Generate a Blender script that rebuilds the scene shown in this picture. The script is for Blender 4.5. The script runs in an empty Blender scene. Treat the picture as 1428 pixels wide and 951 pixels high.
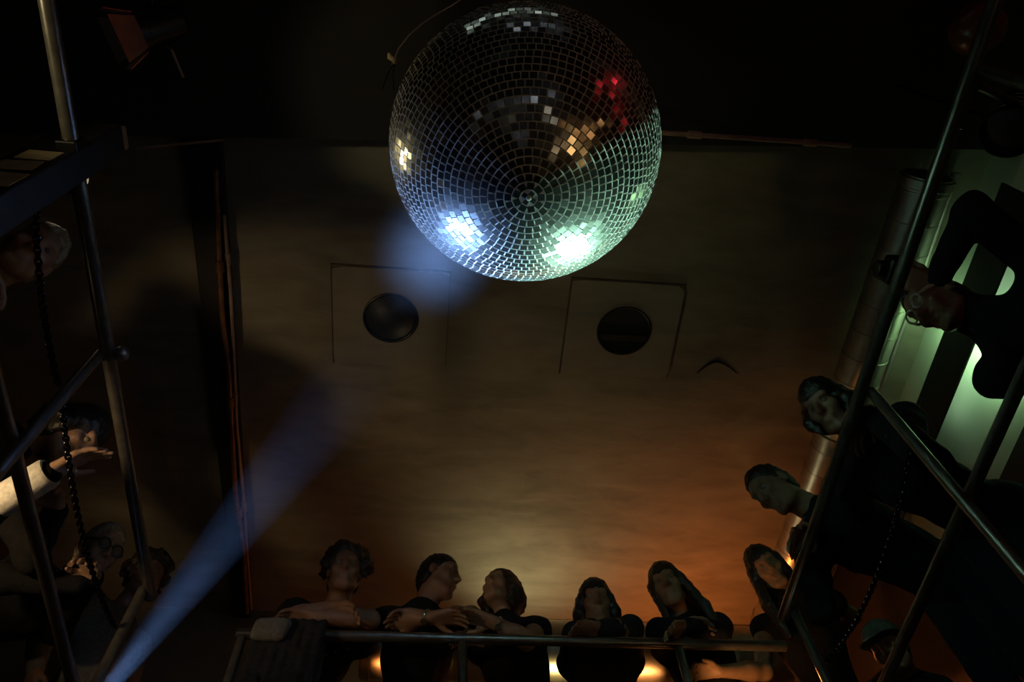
import bpy, bmesh, math, random
import numpy as np
from mathutils import Vector, Matrix
random.seed(7); rng = np.random.default_rng(7)
scene = bpy.context.scene
COL = scene.collection
V = Vector
EYE = 1.5                      # camera height above the dance floor
GF = 2.8                       # gallery floor height
RAIL = 3.8                     # top rail height
CEIL = 5.1
FC = 4.9                       # underside of the lower dark ceiling at the front

# ------------------------------------------------------------------ camera
FPX, CX, CY = 1098.0, 714.0, 475.5
def _dirc(x, y): return V((x-CX, -(y-CY), -FPX))
_up = _dirc(660, -111).normalized()
_d = _dirc(510, 2550); _d = (_d - _up*_d.dot(_up)).normalized()
_x = _d.cross(_up)
ROT = Matrix((_x, _d, _up))     # camera axes -> world axes
def W(px, py, **k):
    """world point seen at a pixel of the photograph, on the plane X=, Y= or Z=(height above camera)"""
    r = ROT @ _dirc(px, py)
    (a, v), = k.items()
    p = r * (v / r['XYZ'.index(a)])
    return V((p.x, p.y, p.z + EYE))
cam = bpy.data.cameras.new('camera'); cam.sensor_width = 36; cam.lens = FPX/1428*36
cam.clip_start = .02
camo = bpy.data.objects.new('camera', cam); COL.objects.link(camo)
camo.matrix_world = Matrix.Translation((0, 0, EYE)) @ ROT.to_4x4()
scene.camera = camo

# ------------------------------------------------------------------ materials
def mat(name, col, rough=.6, metal=0., col2=None, scale=20., bump=0., emit=None, es=0., spec=.5, detail=4, stretch=None, coat=0.):
    m = bpy.data.materials.new(name); m.use_nodes = True
    nt = m.node_tree; n = nt.nodes; b = n['Principled BSDF']
    b.inputs['Roughness'].default_value = rough; b.inputs['Metallic'].default_value = metal
    b.inputs['Specular IOR Level'].default_value = spec
    b.inputs['Coat Weight'].default_value = coat
    tc = n.new('ShaderNodeTexCoord'); no = n.new('ShaderNodeTexNoise')
    no.inputs['Scale'].default_value = scale; no.inputs['Detail'].default_value = detail
    src = tc.outputs['Object']
    if stretch:
        mp = n.new('ShaderNodeMapping'); mp.inputs['Scale'].default_value = stretch
        nt.links.new(src, mp.inputs['Vector']); src = mp.outputs['Vector']
    nt.links.new(src, no.inputs['Vector'])
    rp = n.new('ShaderNodeValToRGB')
    c2 = col2 or tuple(c*.7 for c in col)
    rp.color_ramp.elements[0].position = .35; rp.color_ramp.elements[1].position = .65
    rp.color_ramp.elements[0].color = (*c2, 1); rp.color_ramp.elements[1].color = (*col, 1)
    nt.links.new(no.outputs['Fac'], rp.inputs['Fac']); nt.links.new(rp.outputs['Color'], b.inputs['Base Color'])
    if bump:
        bp = n.new('ShaderNodeBump'); bp.inputs['Strength'].default_value = bump; bp.inputs['Distance'].default_value = .01
        nt.links.new(no.outputs['Fac'], bp.inputs['Height']); nt.links.new(bp.outputs['Normal'], b.inputs['Normal'])
    if emit:
        b.inputs['Emission Color'].default_value = (*emit, 1); b.inputs['Emission Strength'].default_value = es
    return m

def plaster(name, a, b_, c):
    m = bpy.data.materials.new(name); m.use_nodes = True
    nt = m.node_tree; n = nt.nodes; L = nt.links.new; b = n['Principled BSDF']
    b.inputs['Roughness'].default_value = .85; b.inputs['Specular IOR Level'].default_value = .2
    tc = n.new('ShaderNodeTexCoord')
    n1 = n.new('ShaderNodeTexNoise'); n1.inputs['Scale'].default_value = 1.6; n1.inputs['Detail'].default_value = 8; n1.inputs['Distortion'].default_value = 1.6
    n2 = n.new('ShaderNodeTexNoise'); n2.inputs['Scale'].default_value = 7; n2.inputs['Detail'].default_value = 6; n2.inputs['Distortion'].default_value = .8
    mp = n.new('ShaderNodeMapping'); mp.inputs['Scale'].default_value = (.6, 1.7, 1)
    L(tc.outputs['Object'], mp.inputs['Vector']); L(mp.outputs['Vector'], n1.inputs['Vector']); L(mp.outputs['Vector'], n2.inputs['Vector'])
    r = n.new('ShaderNodeValToRGB'); e = r.color_ramp.elements
    e[0].position = .3; e[0].color = (*a, 1); e[1].position = .7; e[1].color = (*c, 1)
    k = e.new(.5); k.color = (*b_, 1)
    mx = n.new('ShaderNodeMix'); mx.data_type = 'FLOAT'; mx.inputs[0].default_value = .35
    L(n1.outputs['Fac'], mx.inputs[2]); L(n2.outputs['Fac'], mx.inputs[3])
    L(mx.outputs[0], r.inputs['Fac']); L(r.outputs['Color'], b.inputs['Base Color'])
    bp = n.new('ShaderNodeBump'); bp.inputs['Strength'].default_value = .5; bp.inputs['Distance'].default_value = .02
    L(mx.outputs[0], bp.inputs['Height']); L(bp.outputs['Normal'], b.inputs['Normal'])
    return m

M = {}
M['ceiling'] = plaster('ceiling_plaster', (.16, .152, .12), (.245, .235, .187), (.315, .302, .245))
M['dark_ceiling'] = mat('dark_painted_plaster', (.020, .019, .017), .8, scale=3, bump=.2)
M['hatch'] = plaster('hatch_plaster', (.20, .19, .155), (.26, .25, .205), (.30, .288, .24))
M['joint'] = mat('hatch_joint', (.10, .09, .075), .9, scale=9, col2=(.05, .045, .04))
M['wall'] = plaster('wall_plaster', (.16, .15, .12), (.2, .185, .15), (.23, .21, .17))
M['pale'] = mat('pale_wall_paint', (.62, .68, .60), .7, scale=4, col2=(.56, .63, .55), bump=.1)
M['black'] = mat('black_paint_and_shade', (.012, .012, .012), .55, scale=15, bump=.1)  # black paint; on the right wall it stands for shade
M['floor'] = mat('dance_floor', (.03, .025, .02), .35, scale=5)
M['gfloor'] = mat('gallery_boards', (.05, .04, .03), .7, scale=6, stretch=(1, 8, 1))
M['rail'] = mat('painted_steel_rail', (.20, .19, .17), .28, .62, scale=30, col2=(.14, .135, .12))
M['galv'] = mat('galvanised_duct', (.52, .50, .46), .36, .95, scale=14, col2=(.40, .385, .35), bump=.06)
M['pipe'] = mat('rusty_pipe', (.30, .16, .09), .45, .5, scale=12, col2=(.14, .07, .04), bump=.2)
M['conduit'] = mat('conduit', (.45, .33, .28), .4, .3, scale=12)
M['ventdark'] = mat('vent_dark', (.028, .036, .044), .5, .2, scale=60, bump=.2)
M['holeshade'] = mat('vent_hole_shade', (.006, .006, .006), .8, scale=30)
M['chain'] = mat('blackened_chain', (.022, .022, .024), .2, .9, scale=40)
M['steelpost'] = mat('black_steel_column', (.010, .010, .010), .55, .2, scale=12, bump=.15)
M['cap'] = mat('tan_wood_cap', (.30, .20, .12), .6, scale=18)
M['paper'] = mat('yellowed_paper', (.62, .52, .33), .8, scale=25, col2=(.45, .38, .24))
M['brass'] = mat('brown_glass_shade', (.22, .095, .035), .25, 0., scale=12, col2=(.15, .06, .022))
M['can'] = mat('black_lamp_housing', (.02, .02, .02), .38, .5, scale=20)
M['foil'] = mat('reflector_metal', (.6, .56, .46), .25, .9, scale=20)
M['skin'] = mat('skin', (.33, .19, .125), .5, scale=30, col2=(.28, .155, .10))
M['skin2'] = mat('skin_fair', (.42, .265, .18), .5, scale=30, col2=(.36, .22, .145))
M['eye'] = mat('eye', (.30, .28, .25), .3, scale=3)
M['hair_black'] = mat('hair_black', (.012, .010, .009), .42, scale=90, stretch=(1, 1, .15), bump=.6)
M['hair_brown'] = mat('hair_brown', (.045, .028, .016), .45, scale=90, stretch=(1, 1, .15), bump=.6)
M['hair_grey'] = mat('hair_grey_blond', (.42, .34, .22), .45, scale=90, stretch=(1, 1, .15), bump=.6, col2=(.25, .2, .13))
M['cloth_black'] = mat('black_cotton', (.014, .014, .015), .9, scale=60, bump=.3, spec=.15)
M['cloth_char'] = mat('charcoal_cotton', (.028, .028, .030), .9, scale=60, bump=.3, spec=.15)
M['cloth_navy'] = mat('navy_cotton', (.016, .019, .03), .9, scale=60, bump=.3, spec=.15)
M['cloth_grey'] = mat('grey_cotton', (.16, .16, .145), .9, scale=60, bump=.3, spec=.15)
M['cloth_white'] = mat('white_cotton', (.75, .75, .70), .8, scale=60, bump=.2, spec=.2)
M['denim'] = mat('dark_denim', (.018, .022, .035), .9, scale=80, bump=.3, spec=.15)
M['shoe'] = mat('black_leather', (.015, .013, .012), .4, scale=40)
M['white_frame'] = mat('white_plastic', (.8, .8, .76), .3, scale=20)
M['watch'] = mat('watch_steel', (.7, .7, .68), .2, .9, scale=40)
M['print'] = mat('grey_print', (.35, .36, .38), .7, scale=40)

def emis(name, col, s):
    m = mat(name, col, .4, scale=5, emit=col, es=s); return m

# ------------------------------------------------------------------ mesh helpers
class MB:
    def __init__(s): s.v = []; s.f = []
    def add(s, vs, fs):
        b = len(s.v); s.v += [tuple(v) for v in vs]; s.f += [tuple(b+i for i in f) for f in fs]; return s
    def box(s, lo, hi):
        (a, b, c), (d, e, f) = lo, hi
        vs = [(x, y, z) for x in (a, d) for y in (b, e) for z in (c, f)]
        return s.add(vs, [(0,1,3,2),(4,6,7,5),(0,4,5,1),(2,3,7,6),(0,2,6,4),(1,5,7,3)])
    def prism(s, poly, z0, z1):
        n = len(poly)
        vs = [(x, y, z0) for x, y in poly] + [(x, y, z1) for x, y in poly]
        return s.add(vs, [tuple(range(n-1, -1, -1)), tuple(range(n, 2*n))] + [(i, (i+1) % n, n+(i+1) % n, n+i) for i in range(n)])
    def tube(s, pts, r, n=12, cap=True):
        pts = [V(p) for p in pts]; rs = r if isinstance(r, (list, tuple)) else [r]*len(pts)
        base = len(s.v); t0 = (pts[1]-pts[0]).normalized()
        a = t0.orthogonal().normalized()
        for i, p in enumerate(pts):
            t = ((pts[min(i+1, len(pts)-1)] - pts[max(i-1, 0)])).normalized()
            a = (a - t*a.dot(t)).normalized(); b = t.cross(a)
            for k in range(n):
                w = 2*math.pi*k/n
                s.v.append(tuple(p + (a*math.cos(w) + b*math.sin(w))*rs[i]))
        for i in range(len(pts)-1):
            for k in range(n):
                o = base+i*n
                s.f.append((o+k, o+(k+1) % n, o+n+(k+1) % n, o+n+k))
        if cap:
            s.f.append(tuple(base+k for k in range(n-1, -1, -1)))
            o = base+(len(pts)-1)*n; s.f.append(tuple(o+k for k in range(n)))
        return s
    def lathe(s, prof, M4, n=32, close=True):
        base = len(s.v)
        for r, z in prof:
            for k in range(n):
                w = 2*math.pi*k/n
                s.v.append(tuple(M4 @ V((r*math.cos(w), r*math.sin(w), z))))
        for i in range(len(prof)-1):
            for k in range(n):
                o = base+i*n
                s.f.append((o+k, o+(k+1) % n, o+n+(k+1) % n, o+n+k))
        if close:
            s.f.append(tuple(base+k for k in range(n-1, -1, -1)))
            o = base+(len(prof)-1)*n; s.f.append(tuple(o+k for k in range(n)))
        return s
    def ball(s, c, r, M3=None, n=16):
        prof = [(math.sin(math.pi*i/n)*1 + 1e-4, -math.cos(math.pi*i/n)) for i in range(n+1)]
        rr = r if isinstance(r, (tuple, list)) else (r, r, r)
        m = Matrix.Translation(c) @ (M3.to_4x4() if M3 else Matrix.Identity(4)) @ Matrix.Diagonal((*rr, 1))
        return s.lathe(prof, m, n=max(8, n))
    def torus(s, c, axis, R, r, n=24, m=8):
        q = V(axis).to_track_quat('Z', 'Y')
        pts = [V(c) + q @ V((R*math.cos(2*math.pi*i/n), R*math.sin(2*math.pi*i/n), 0)) for i in range(n+1)]
        return s.tube(pts, r, m, cap=False)
    def build(s, name, m, parent=None, smooth=True, bevel=0.):
        me = bpy.data.meshes.new(name); me.from_pydata(s.v, [], s.f)
        bm = bmesh.new(); bm.from_mesh(me); bmesh.ops.recalc_face_normals(bm, faces=bm.faces); bm.to_mesh(me); bm.free()
        me.materials.append(m)
        o = bpy.data.objects.new(name, me); COL.objects.link(o)
        if parent:
            o.parent = parent; o.matrix_parent_inverse = parent.matrix_world.inverted()
        if bevel:
            b = o.modifiers.new('bevel', 'BEVEL'); b.width = bevel; b.segments = 2; b.limit_method = 'ANGLE'
        if smooth:
            for p in me.polygons: p.use_smooth = True
            me.set_sharp_from_angle(angle=math.radians(38))
        return o

def tag(o, label=None, cat=None, group=None, kind=None):
    if label: o['label'] = label
    if cat: o['category'] = cat
    if group: o['group'] = group
    if kind: o['kind'] = kind
    return o
def empty(name, loc, label, cat, group=None):
    o = bpy.data.objects.new(name, None); COL.objects.link(o); o.location = loc; o.empty_display_size = .1
    o.matrix_world = Matrix.Translation(loc)
    return tag(o, label, cat, group)
def struct(mb, name, m, bevel=0., smooth=False):
    return tag(mb.build(name, m, None, smooth, bevel), kind='structure')
def frame_z(o, d):            # matrix with local Z along d
    return Matrix.Translation(o) @ V(d).to_track_quat('Z', 'Y').to_matrix().to_4x4()
def light(name, kind, loc, col, power, parent=None, target=None, **k):
    l = bpy.data.lights.new(name, kind); l.color = col; l.energy = power
    for a, v in k.items(): setattr(l, a, v)
    o = bpy.data.objects.new(name, l); COL.objects.link(o)
    mw = Matrix.Translation(loc)
    if target is not None: mw = Matrix.Translation(loc) @ (V(target)-V(loc)).to_track_quat('-Z', 'Y').to_matrix().to_4x4()
    o.matrix_world = mw
    if parent:
        o.parent = parent; o.matrix_parent_inverse = parent.matrix_world.inverted(); o.matrix_world = mw
    return o
P_BEAM, P_BLUE, P_GREEN, P_WARML, P_WARMC, P_COL = 90., 3600., 2400., 40., 16., 22.
P_ORANGE, P_YELLOW, P_D1, P_D2, P_D3, P_TUBE, P_FILL, P_ARM = 17., 12.5, 70., 80., 50., 1.8, .32, 5.
HAZE, PUFF = .042, .75
# ------------------------------------------------------------------ the room
XL, XR, YB, YF = -2.6, 2.5, 3.9, -3.0
struct(MB().box((XL-.2, YF-.2, -.1), (XR+.2, YB+.2, 0)), 'floor', M['floor'])
# ceiling: lighter plaster at the back, dark paint at the front
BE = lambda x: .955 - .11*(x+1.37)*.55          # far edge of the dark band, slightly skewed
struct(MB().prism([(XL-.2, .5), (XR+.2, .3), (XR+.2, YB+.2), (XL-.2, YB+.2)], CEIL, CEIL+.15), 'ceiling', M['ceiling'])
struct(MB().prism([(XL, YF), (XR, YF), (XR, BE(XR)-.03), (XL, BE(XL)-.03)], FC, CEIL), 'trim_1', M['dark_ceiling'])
struct(MB().box((XL, YB, 0), (XR, YB+.2, CEIL)), 'wall_back', M['wall'])
struct(MB().box((XL, YF-.2, 0), (XR, YF, CEIL)), 'wall_front', M['black'])
struct(MB().box((XL-.2, YF-.2, 0), (XL, YB+.2, CEIL)), 'wall_left', M['wall'])
struct(MB().box((XR, YF-.2, 0), (XR+.2, YB+.2, EYE+2.74)), 'wall_right', M['black'])  # lower wall coloured black to stand for the shade behind the people
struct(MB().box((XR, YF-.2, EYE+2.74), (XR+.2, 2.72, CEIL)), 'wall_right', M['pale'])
struct(MB().box((XR, 2.72, EYE+2.74), (XR+.2, YB+.2, CEIL)), 'wall_right', M['black'])  # shade beyond the batten, put into the wall colour as black
# gallery floor on three sides
gf = MB()
gf.box((XL, -2.2, GF-.2), (-1.19, 2.68, GF)); gf.box((1.53, -2.2, GF-.2), (XR, 2.68, GF)); gf.box((XL, 2.68, GF-.2), (XR, YB, GF))
struct(gf, 'floor', M['gfloor'])
# dark boxed beam on the ceiling along the left edge of the opening
x0, x1 = W(268, 215, Z=3.56).x, W(313, 215, Z=3.56).x
struct(MB().prism([(x0-.03, BE(-1.2)-.02), (x1-.01, BE(-1)-.02), (x1-.07, YB), (x0-.02, YB)], CEIL-.06, CEIL), 'trim_2', M['black'])

# ------------------------------------------------------------------ ceiling hatches with round vents
def hatch(x0, y0, x1, y1, c, r, label, kind):
    e = empty('ceiling_hatch', (c[0], c[1], CEIL), label, 'ceiling hatch', 'square hatches with round vents in the ceiling')
    f = MB(); g = .012
    z0, z1 = CEIL-.014, CEIL
    # panel as a plate with a round hole
    n = 48; out = []; inn = []
    for k in range(n):
        w = 2*math.pi*(k+.5)/n; dx, dy = math.cos(w), math.sin(w)
        t = min((x1-c[0])/dx if dx > 1e-6 else 9, (x0-c[0])/dx if dx < -1e-6 else 9, (y1-c[1])/dy if dy > 1e-6 else 9, (y0-c[1])/dy if dy < -1e-6 else 9)
        out.append((c[0]+dx*t, c[1]+dy*t)); inn.append((c[0]+dx*r, c[1]+dy*r))
    vs = [(x, y, z0) for x, y in out] + [(x, y, z0) for x, y in inn] + [(x, y, z1) for x, y in out] + [(x, y, z1) for x, y in inn]
    fs = []
    for k in range(n):
        j = (k+1) % n
        fs += [(k, j, n+j, n+k), (2*n+k, 3*n+k, 3*n+j, 2*n+j), (k, 2*n+k, 2*n+j, j), (n+k, n+j, 3*n+j, 3*n+k)]
    f.add(vs, fs).build('panel', M['hatch'], e, smooth=False)
    g = .008
    fr = MB()
    fr.box((x0-g, y0-g, CEIL-.008), (x0, y1+g, CEIL)); fr.box((x0, y0-g, CEIL-.008), (x1, y0, CEIL))
    fr.box((x1, y0-g, CEIL-.004), (x1+g*.3, y1, CEIL))
    fr.build('joint', M['joint'], e, smooth=False)
    if kind == 'disc':
        MB().torus((c[0], c[1], z0-.002), (0, 0, 1), r*.97, .008, 40).build('vent_rim', M['can'], e)
        MB().lathe([(.001, -.05), (r*.35, -.045), (r*.65, -.028), (r*.93, .0), (r*.93, .012)], Matrix.Translation((c[0], c[1], z0)), 40).build('vent_disc', M['ventdark'], e)
    else:
        MB().lathe([(r*.999, 0), (r*.99, .0095), (.001, .0098)], Matrix.Translation((c[0], c[1], z0+.003)), 40, close=False).build('hole_shade_disc', M['holeshade'], e)  # black disc closing the well, stands for the dark inside the hole
        MB().torus((c[0], c[1], z0-.002), (0, 0, 1), r, .006, 40).build('vent_rim', M['can'], e)
        MB().box((c[0]-r*.93, c[1]+.02, z0-.004), (c[0]+r*.93, c[1]+.055, z0+.012)).build('slat', M['steelpost'], e, smooth=False, bevel=.003)
# the plaster above is closed: the holes are shallow wells in the panel
vl, vr = W(545, 443, Z=3.59), W(870, 461, Z=3.59)
a, b = W(463, 370, Z=3.59), W(620, 500, Z=3.59)
hatch(a.x, a.y, a.x+.575, a.y+.54, vl, .136, 'square plaster ceiling hatch with a closed bluish-black domed vent, left below the mirror ball', 'disc')
a, b = W(799, 389, Z=3.59), W(935, 528, Z=3.59)
hatch(a.x, a.y, a.x+.575, a.y+.54, vr, .136, 'square plaster ceiling hatch with a black disc for the shade in its vent hole, crossed by one slat', 'hole')
# crack curls in the plaster right of the hatches
ck = MB(); pts = [W(972+i*6.2, 518-14*math.sin(i/9*math.pi)+abs(i-4)*.6, Z=3.598) for i in range(10)]
ck.tube(pts, [.002, .005, .007, .008, .008, .007, .005, .004, .003, .002], 6)
tag(ck.build('plaster_crack', M['black'], None), 'short dark curved crack in the ceiling plaster right of the open vent', 'crack')

# ------------------------------------------------------------------ pipes on the ceiling
def pipe(name, pts, r, m, label, cat='pipe', group=None, joints=()):
    e = empty(name, pts[0], label, cat, group)
    MB().tube(pts, r, 12).build('pipe_run', M[m], e)
    for j in joints:
        i = int(j); p = V(pts[i]).lerp(V(pts[min(i+1, len(pts)-1)]), j-i); d = (V(pts[min(i+1, len(pts)-1)])-V(pts[i])).normalized()
        MB().tube([p-d*.03, p+d*.03], r*1.55, 12).build('pipe_clip', M[m], e)
    return e
wob = lambda k: .006*math.sin(k*2.3)
pl = [W(x, y, Z=3.50)+V((wob(i), 0, 0)) for i, (x, y) in enumerate([(300, 235), (303, 330), (311, 430), (318, 520), (323, 600), (330, 690), (338, 770), (345, 855)])]
pipe('ceiling_pipe', pl, .013, 'pipe', 'rust-brown pipe along the dark ceiling beam, left of its paler twin', 'pipe', None, (1.4, 3.5, 5.3))
pl = [W(x, y, Z=3.53)+V((wob(i+2), 0, 0)) for i, (x, y) in enumerate([(314, 300), (320, 400), (326, 500), (331, 590), (338, 690), (345, 770), (351, 850)])]
pipe('ceiling_conduit', pl, .009, 'conduit', 'thinner brownish conduit right of the rusty pipe on the ceiling beam', 'pipe', None, (.6, 2.6, 4.2))
pl = [W(918, 184, Z=3.40), W(1000, 189, Z=3.40), W(1090, 195, Z=3.40), W(1185, 202, Z=3.40)]
pl = [W(700, 170, Z=3.385)] + [p - V((0, 0, .012)) for p in pl]
pipe('ceiling_conduit', pl, .011, 'conduit', 'pinkish conduit running right from behind the mirror ball along the dark beam', 'pipe', None, (1.6, 3.4))
pl = [W(190, 207, Z=3.34), W(250, 201, Z=3.36), W(312, 195, Z=3.38)]
pipe('hanging_rod', pl, .006, 'conduit', 'thin pale rod between the tan-capped column and the ceiling beam', 'rod')
# two pipes in the ceiling corner above the lit wall
for X, r, lab in ((2.33, .022, 'thin pipe in the ceiling corner nearest the lit right wall'), (2.23, .016, 'thin pipe between the right ventilation duct and the corner pipe')):
    pipe('ceiling_pipe', [V((X, .85, CEIL-.05)), V((X, 2.0, CEIL-.05)), V((X, 3.2, CEIL-.05))], r, 'galv', lab, 'pipe', None, (.5, 1.5))

# ------------------------------------------------------------------ ducts
def duct(p0, p1, r, label, pitch=.145, hang=True):
    p0, p1 = V(p0), V(p1); L = (p1-p0).length; M4 = frame_z(p0, p1-p0)
    e = empty('ventilation_duct', p0, label, 'ventilation duct')
    prof = []; z = 0
    while z < L:
        prof += [(r, z), (r, z+pitch*.40), (r, z+pitch*.455), (r+.0025, z+pitch*.47), (r+.0025, z+pitch*.53), (r, z+pitch*.545), (r, z+pitch*.60)]; z += pitch
    prof = [(a, b) for a, b in prof if b < L] + [(r, L)]
    MB().lathe([(r*.9, 0)]+prof+[(r*.9, L)], M4, 48, close=False).build('duct_tube', M['galv'], e)
    for z in (.03, L*.5, L-.03):
        MB().lathe([(r, z-.025), (r+.010, z-.02), (r+.010, z+.02), (r, z+.025)], M4, 48, close=False).build('joint_collar', M['galv'], e)
        q = M4 @ V((0, 0, z))
        if hang and z < L*.9:
            MB().tube([q+V((0, 0, r)), V((q.x, q.y, CEIL))], .006, 8).build('hanger_rod', M['steelpost'], e)
    MB().lathe([(.001, .004), (r*.97, .004), (r*.97, .012)], M4, 32, close=False).build('end_cap', M['black'], e)
    return e
duct((.6195*3.44, .245*3.44, 3.44+EYE), (.610*3.44, 3.72, 3.44+EYE), .112, 'long galvanised duct with seams running along the right side of the ceiling')
duct((-.36, 3.36, 2.89+EYE), (1.94, 3.36, 2.87+EYE), .158, 'wide galvanised duct glowing orange and yellow behind the people at the back rail', .3, False)

# ------------------------------------------------------------------ guard rails
def rail(label, top, mid, posts, end_knobs=(), rr=.022, post_r=.019):
    e = empty('guard_rail', (posts[0][0], posts[0][1], GF), label, 'railing', 'steel guard rails around the gallery')
    MB().tube(top, rr, 20).build('top_rail', M['rail'], e)
    for m in mid: MB().tube(m, .020, 20).build('mid_rail', M['rail'], e)
    for x, y in posts:
        m = MB(); m.tube([(x, y, GF), (x, y, RAIL-.01)], post_r, 16)
        p = m.build('post', M['rail'], e)
        MB().lathe([(.05, 0), (.05, .008), (.022, .012), (.022, .02)], Matrix.Translation((x, y, GF)), 20).build('base_flange', M['rail'], p)
    for k in end_knobs: MB().ball(k, .026, None, 14).build('end_knob', M['rail'], e)
    return e
LX, RX, BY = -1.105, 1.447, 2.615
rail('steel guard rail on the left gallery running past the black column',
     [(LX, -2.0, RAIL), (LX, 2.42, RAIL)], [[(LX-.055, -2.0, 3.3), (LX-.055, 2.40, 3.3)]],
     [(LX-.025, 1.345), (LX-.02, 2.385), (LX-.02, -.3), (LX-.02, -1.6)], [(LX, 2.425, RAIL), (-1.065, 1.345, RAIL-.0)])
rail('steel guard rail on the right gallery below the lit wall',
     [(RX, -2.0, RAIL), (RX, 2.45, RAIL)], [[(RX+.13, -2.0, 3.3), (RX+.125, 2.40, 3.3)]],
     [(RX+.03, 1.33), (RX+.035, 2.40), (RX+.02, .25), (RX+.02, -.9)])
rail('steel guard rail across the back gallery that five people lean on',
     [(-.79, BY+.01, RAIL), (1.50, BY, RAIL)], [[(-.79, BY+.02, 3.3), (1.5, BY+.01, 3.3)]],
     [(-.765, BY+.012), (.125, BY+.012), (1.035, BY+.012)])

# ------------------------------------------------------------------ black column with a tan cap (left)
e = empty('steel_column', (-1.17, .70, GF), 'black boxed column rising beside the left rail with a tan end cap', 'column')
MB().box((-1.235, .672, GF-.2), (-1.083, .768, EYE+2.60)).build('shaft', M['steelpost'], e, smooth=False, bevel=.006)
MB().box((-1.20, .685, EYE+2.60), (-1.084, .757, EYE+2.635)).build('end_cap', M['cap'], e, smooth=False, bevel=.003)
MB().box((-1.135, .645, EYE+2.265), (-1.078, .680, EYE+2.335)).build('clamp', M['can'], e, smooth=False, bevel=.004)
for i, (x, z, w_, h, rot) in enumerate([(-1.198, 2.165, .095, .075, .05), (-1.205, 2.06, .10, .075, -.06), (-1.20, 1.93, .105, .10, .03)]):
    m = MB().box((0, -.0015, 0), (w_, .0012, h)).build('paper_notice', M['paper'], None, smooth=False)
    m.matrix_world = Matrix.Translation((x, .670, EYE+z)) @ Matrix.Rotation(rot, 4, 'Y')
    tag(m, ['topmost of the three yellowed paper notices stuck on the black column', 'middle one of the three yellowed paper notices stuck on the black column', 'lowest of the three yellowed paper notices stuck on the black column'][i], 'notice', 'paper notices on the column')

# ------------------------------------------------------------------ chains hung along the side rails
def chain(label, p, q, sag, n, group='chains hung along the side rails'):
    p, q = V(p), V(q); mb = MB(); prev = None
    pts = [p.lerp(q, i/n) - V((0, 0, sag*4*(i/n)*(1-i/n))) for i in range(n+1)]
    for i in range(n):
        c = (pts[i]+pts[i+1])/2; d = (pts[i+1]-pts[i]); l = d.length*.72; d.normalize()
        s = d.cross(V((0, 0, 1))).normalized(); u = s.cross(d)
        side = s if i % 2 else u
        loop = [c + d*(l*math.cos(w)) + side*(.0085*math.sin(w)) for w in [2*math.pi*k/10 for k in range(11)]]
        mb.tube(loop, .0036, 6, cap=False)
    return tag(mb.build('chain', M['chain'], None), label, 'chain', group)
chain('black link chain hanging along the left rail from the column to the mid post', (-1.148, .79, EYE+2.13), (-1.15, 1.32, EYE+2.06), .03, 34)
chain('black link chain hanging along the left rail from the mid post to the corner', (-1.15, 1.38, EYE+2.06), (-1.15, 2.37, EYE+2.09), .06, 62)
chain('black link chain hanging along the right rail beside the corner post', (1.50, 2.37, EYE+2.02), (1.50, 1.38, EYE+2.02), .08, 62)

# ------------------------------------------------------------------ mirror ball
RB = .402; zc = 2.36
BC = ROT @ V(((732-CX)/FPX*zc, -(204.5-CY)/FPX*zc, -zc)) + V((0, 0, EYE))
tilt = Matrix.Rotation(math.radians(4.5), 3, 'X') @ Matrix.Rotation(math.radians(1.5), 3, 'Y')
eb = empty('mirror_ball', BC, 'large disco ball of small square mirrors hanging under the dark ceiling', 'mirror ball')
def mirror_mat():
    m = bpy.data.materials.new('mirror_tile'); m.use_nodes = True
    nt = m.node_tree; n = nt.nodes; b = n['Principled BSDF']
    b.inputs['Metallic'].default_value = 1; b.inputs['Roughness'].default_value = .13
    g = n.new('ShaderNodeNewGeometry'); r = n.new('ShaderNodeValToRGB')
    r.color_ramp.elements[0].color = (.55, .56, .56, 1); r.color_ramp.elements[1].color = (.9, .9, .9, 1)
    nt.links.new(g.outputs['Random Per Island'], r.inputs['Fac']); nt.links.new(r.outputs['Color'], b.inputs['Base Color'])
    d = n.new('ShaderNodeBsdfPrincipled'); d.inputs['Metallic'].default_value = 1; d.inputs['Roughness'].default_value = .36   # smoke film and dust
    d.inputs['Base Color'].default_value = (.7, .7, .7, 1)
    mx = n.new('ShaderNodeMixShader'); mx.inputs[0].default_value = .06
    nt.links.new(b.outputs[0], mx.inputs[1]); nt.links.new(d.outputs[0], mx.inputs[2]); nt.links.new(mx.outputs[0], n['Material Output'].inputs['Surface'])
    return m
M['mirror'] = mirror_mat()
M['grout'] = mat('ball_grout', (.78, .78, .76), .5, scale=40, col2=(.66, .66, .64))
MB().lathe([(max(.0005, RB*.992*math.sin(math.pi*i/64)), -RB*.992*math.cos(math.pi*i/64)) for i in range(65)],
           Matrix.Translation(BC) @ tilt.to_4x4(), 128).build('grout_core', M['grout'], eb)
pitch = .0215; rows = round(math.pi*RB/pitch); tl = MB()
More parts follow.
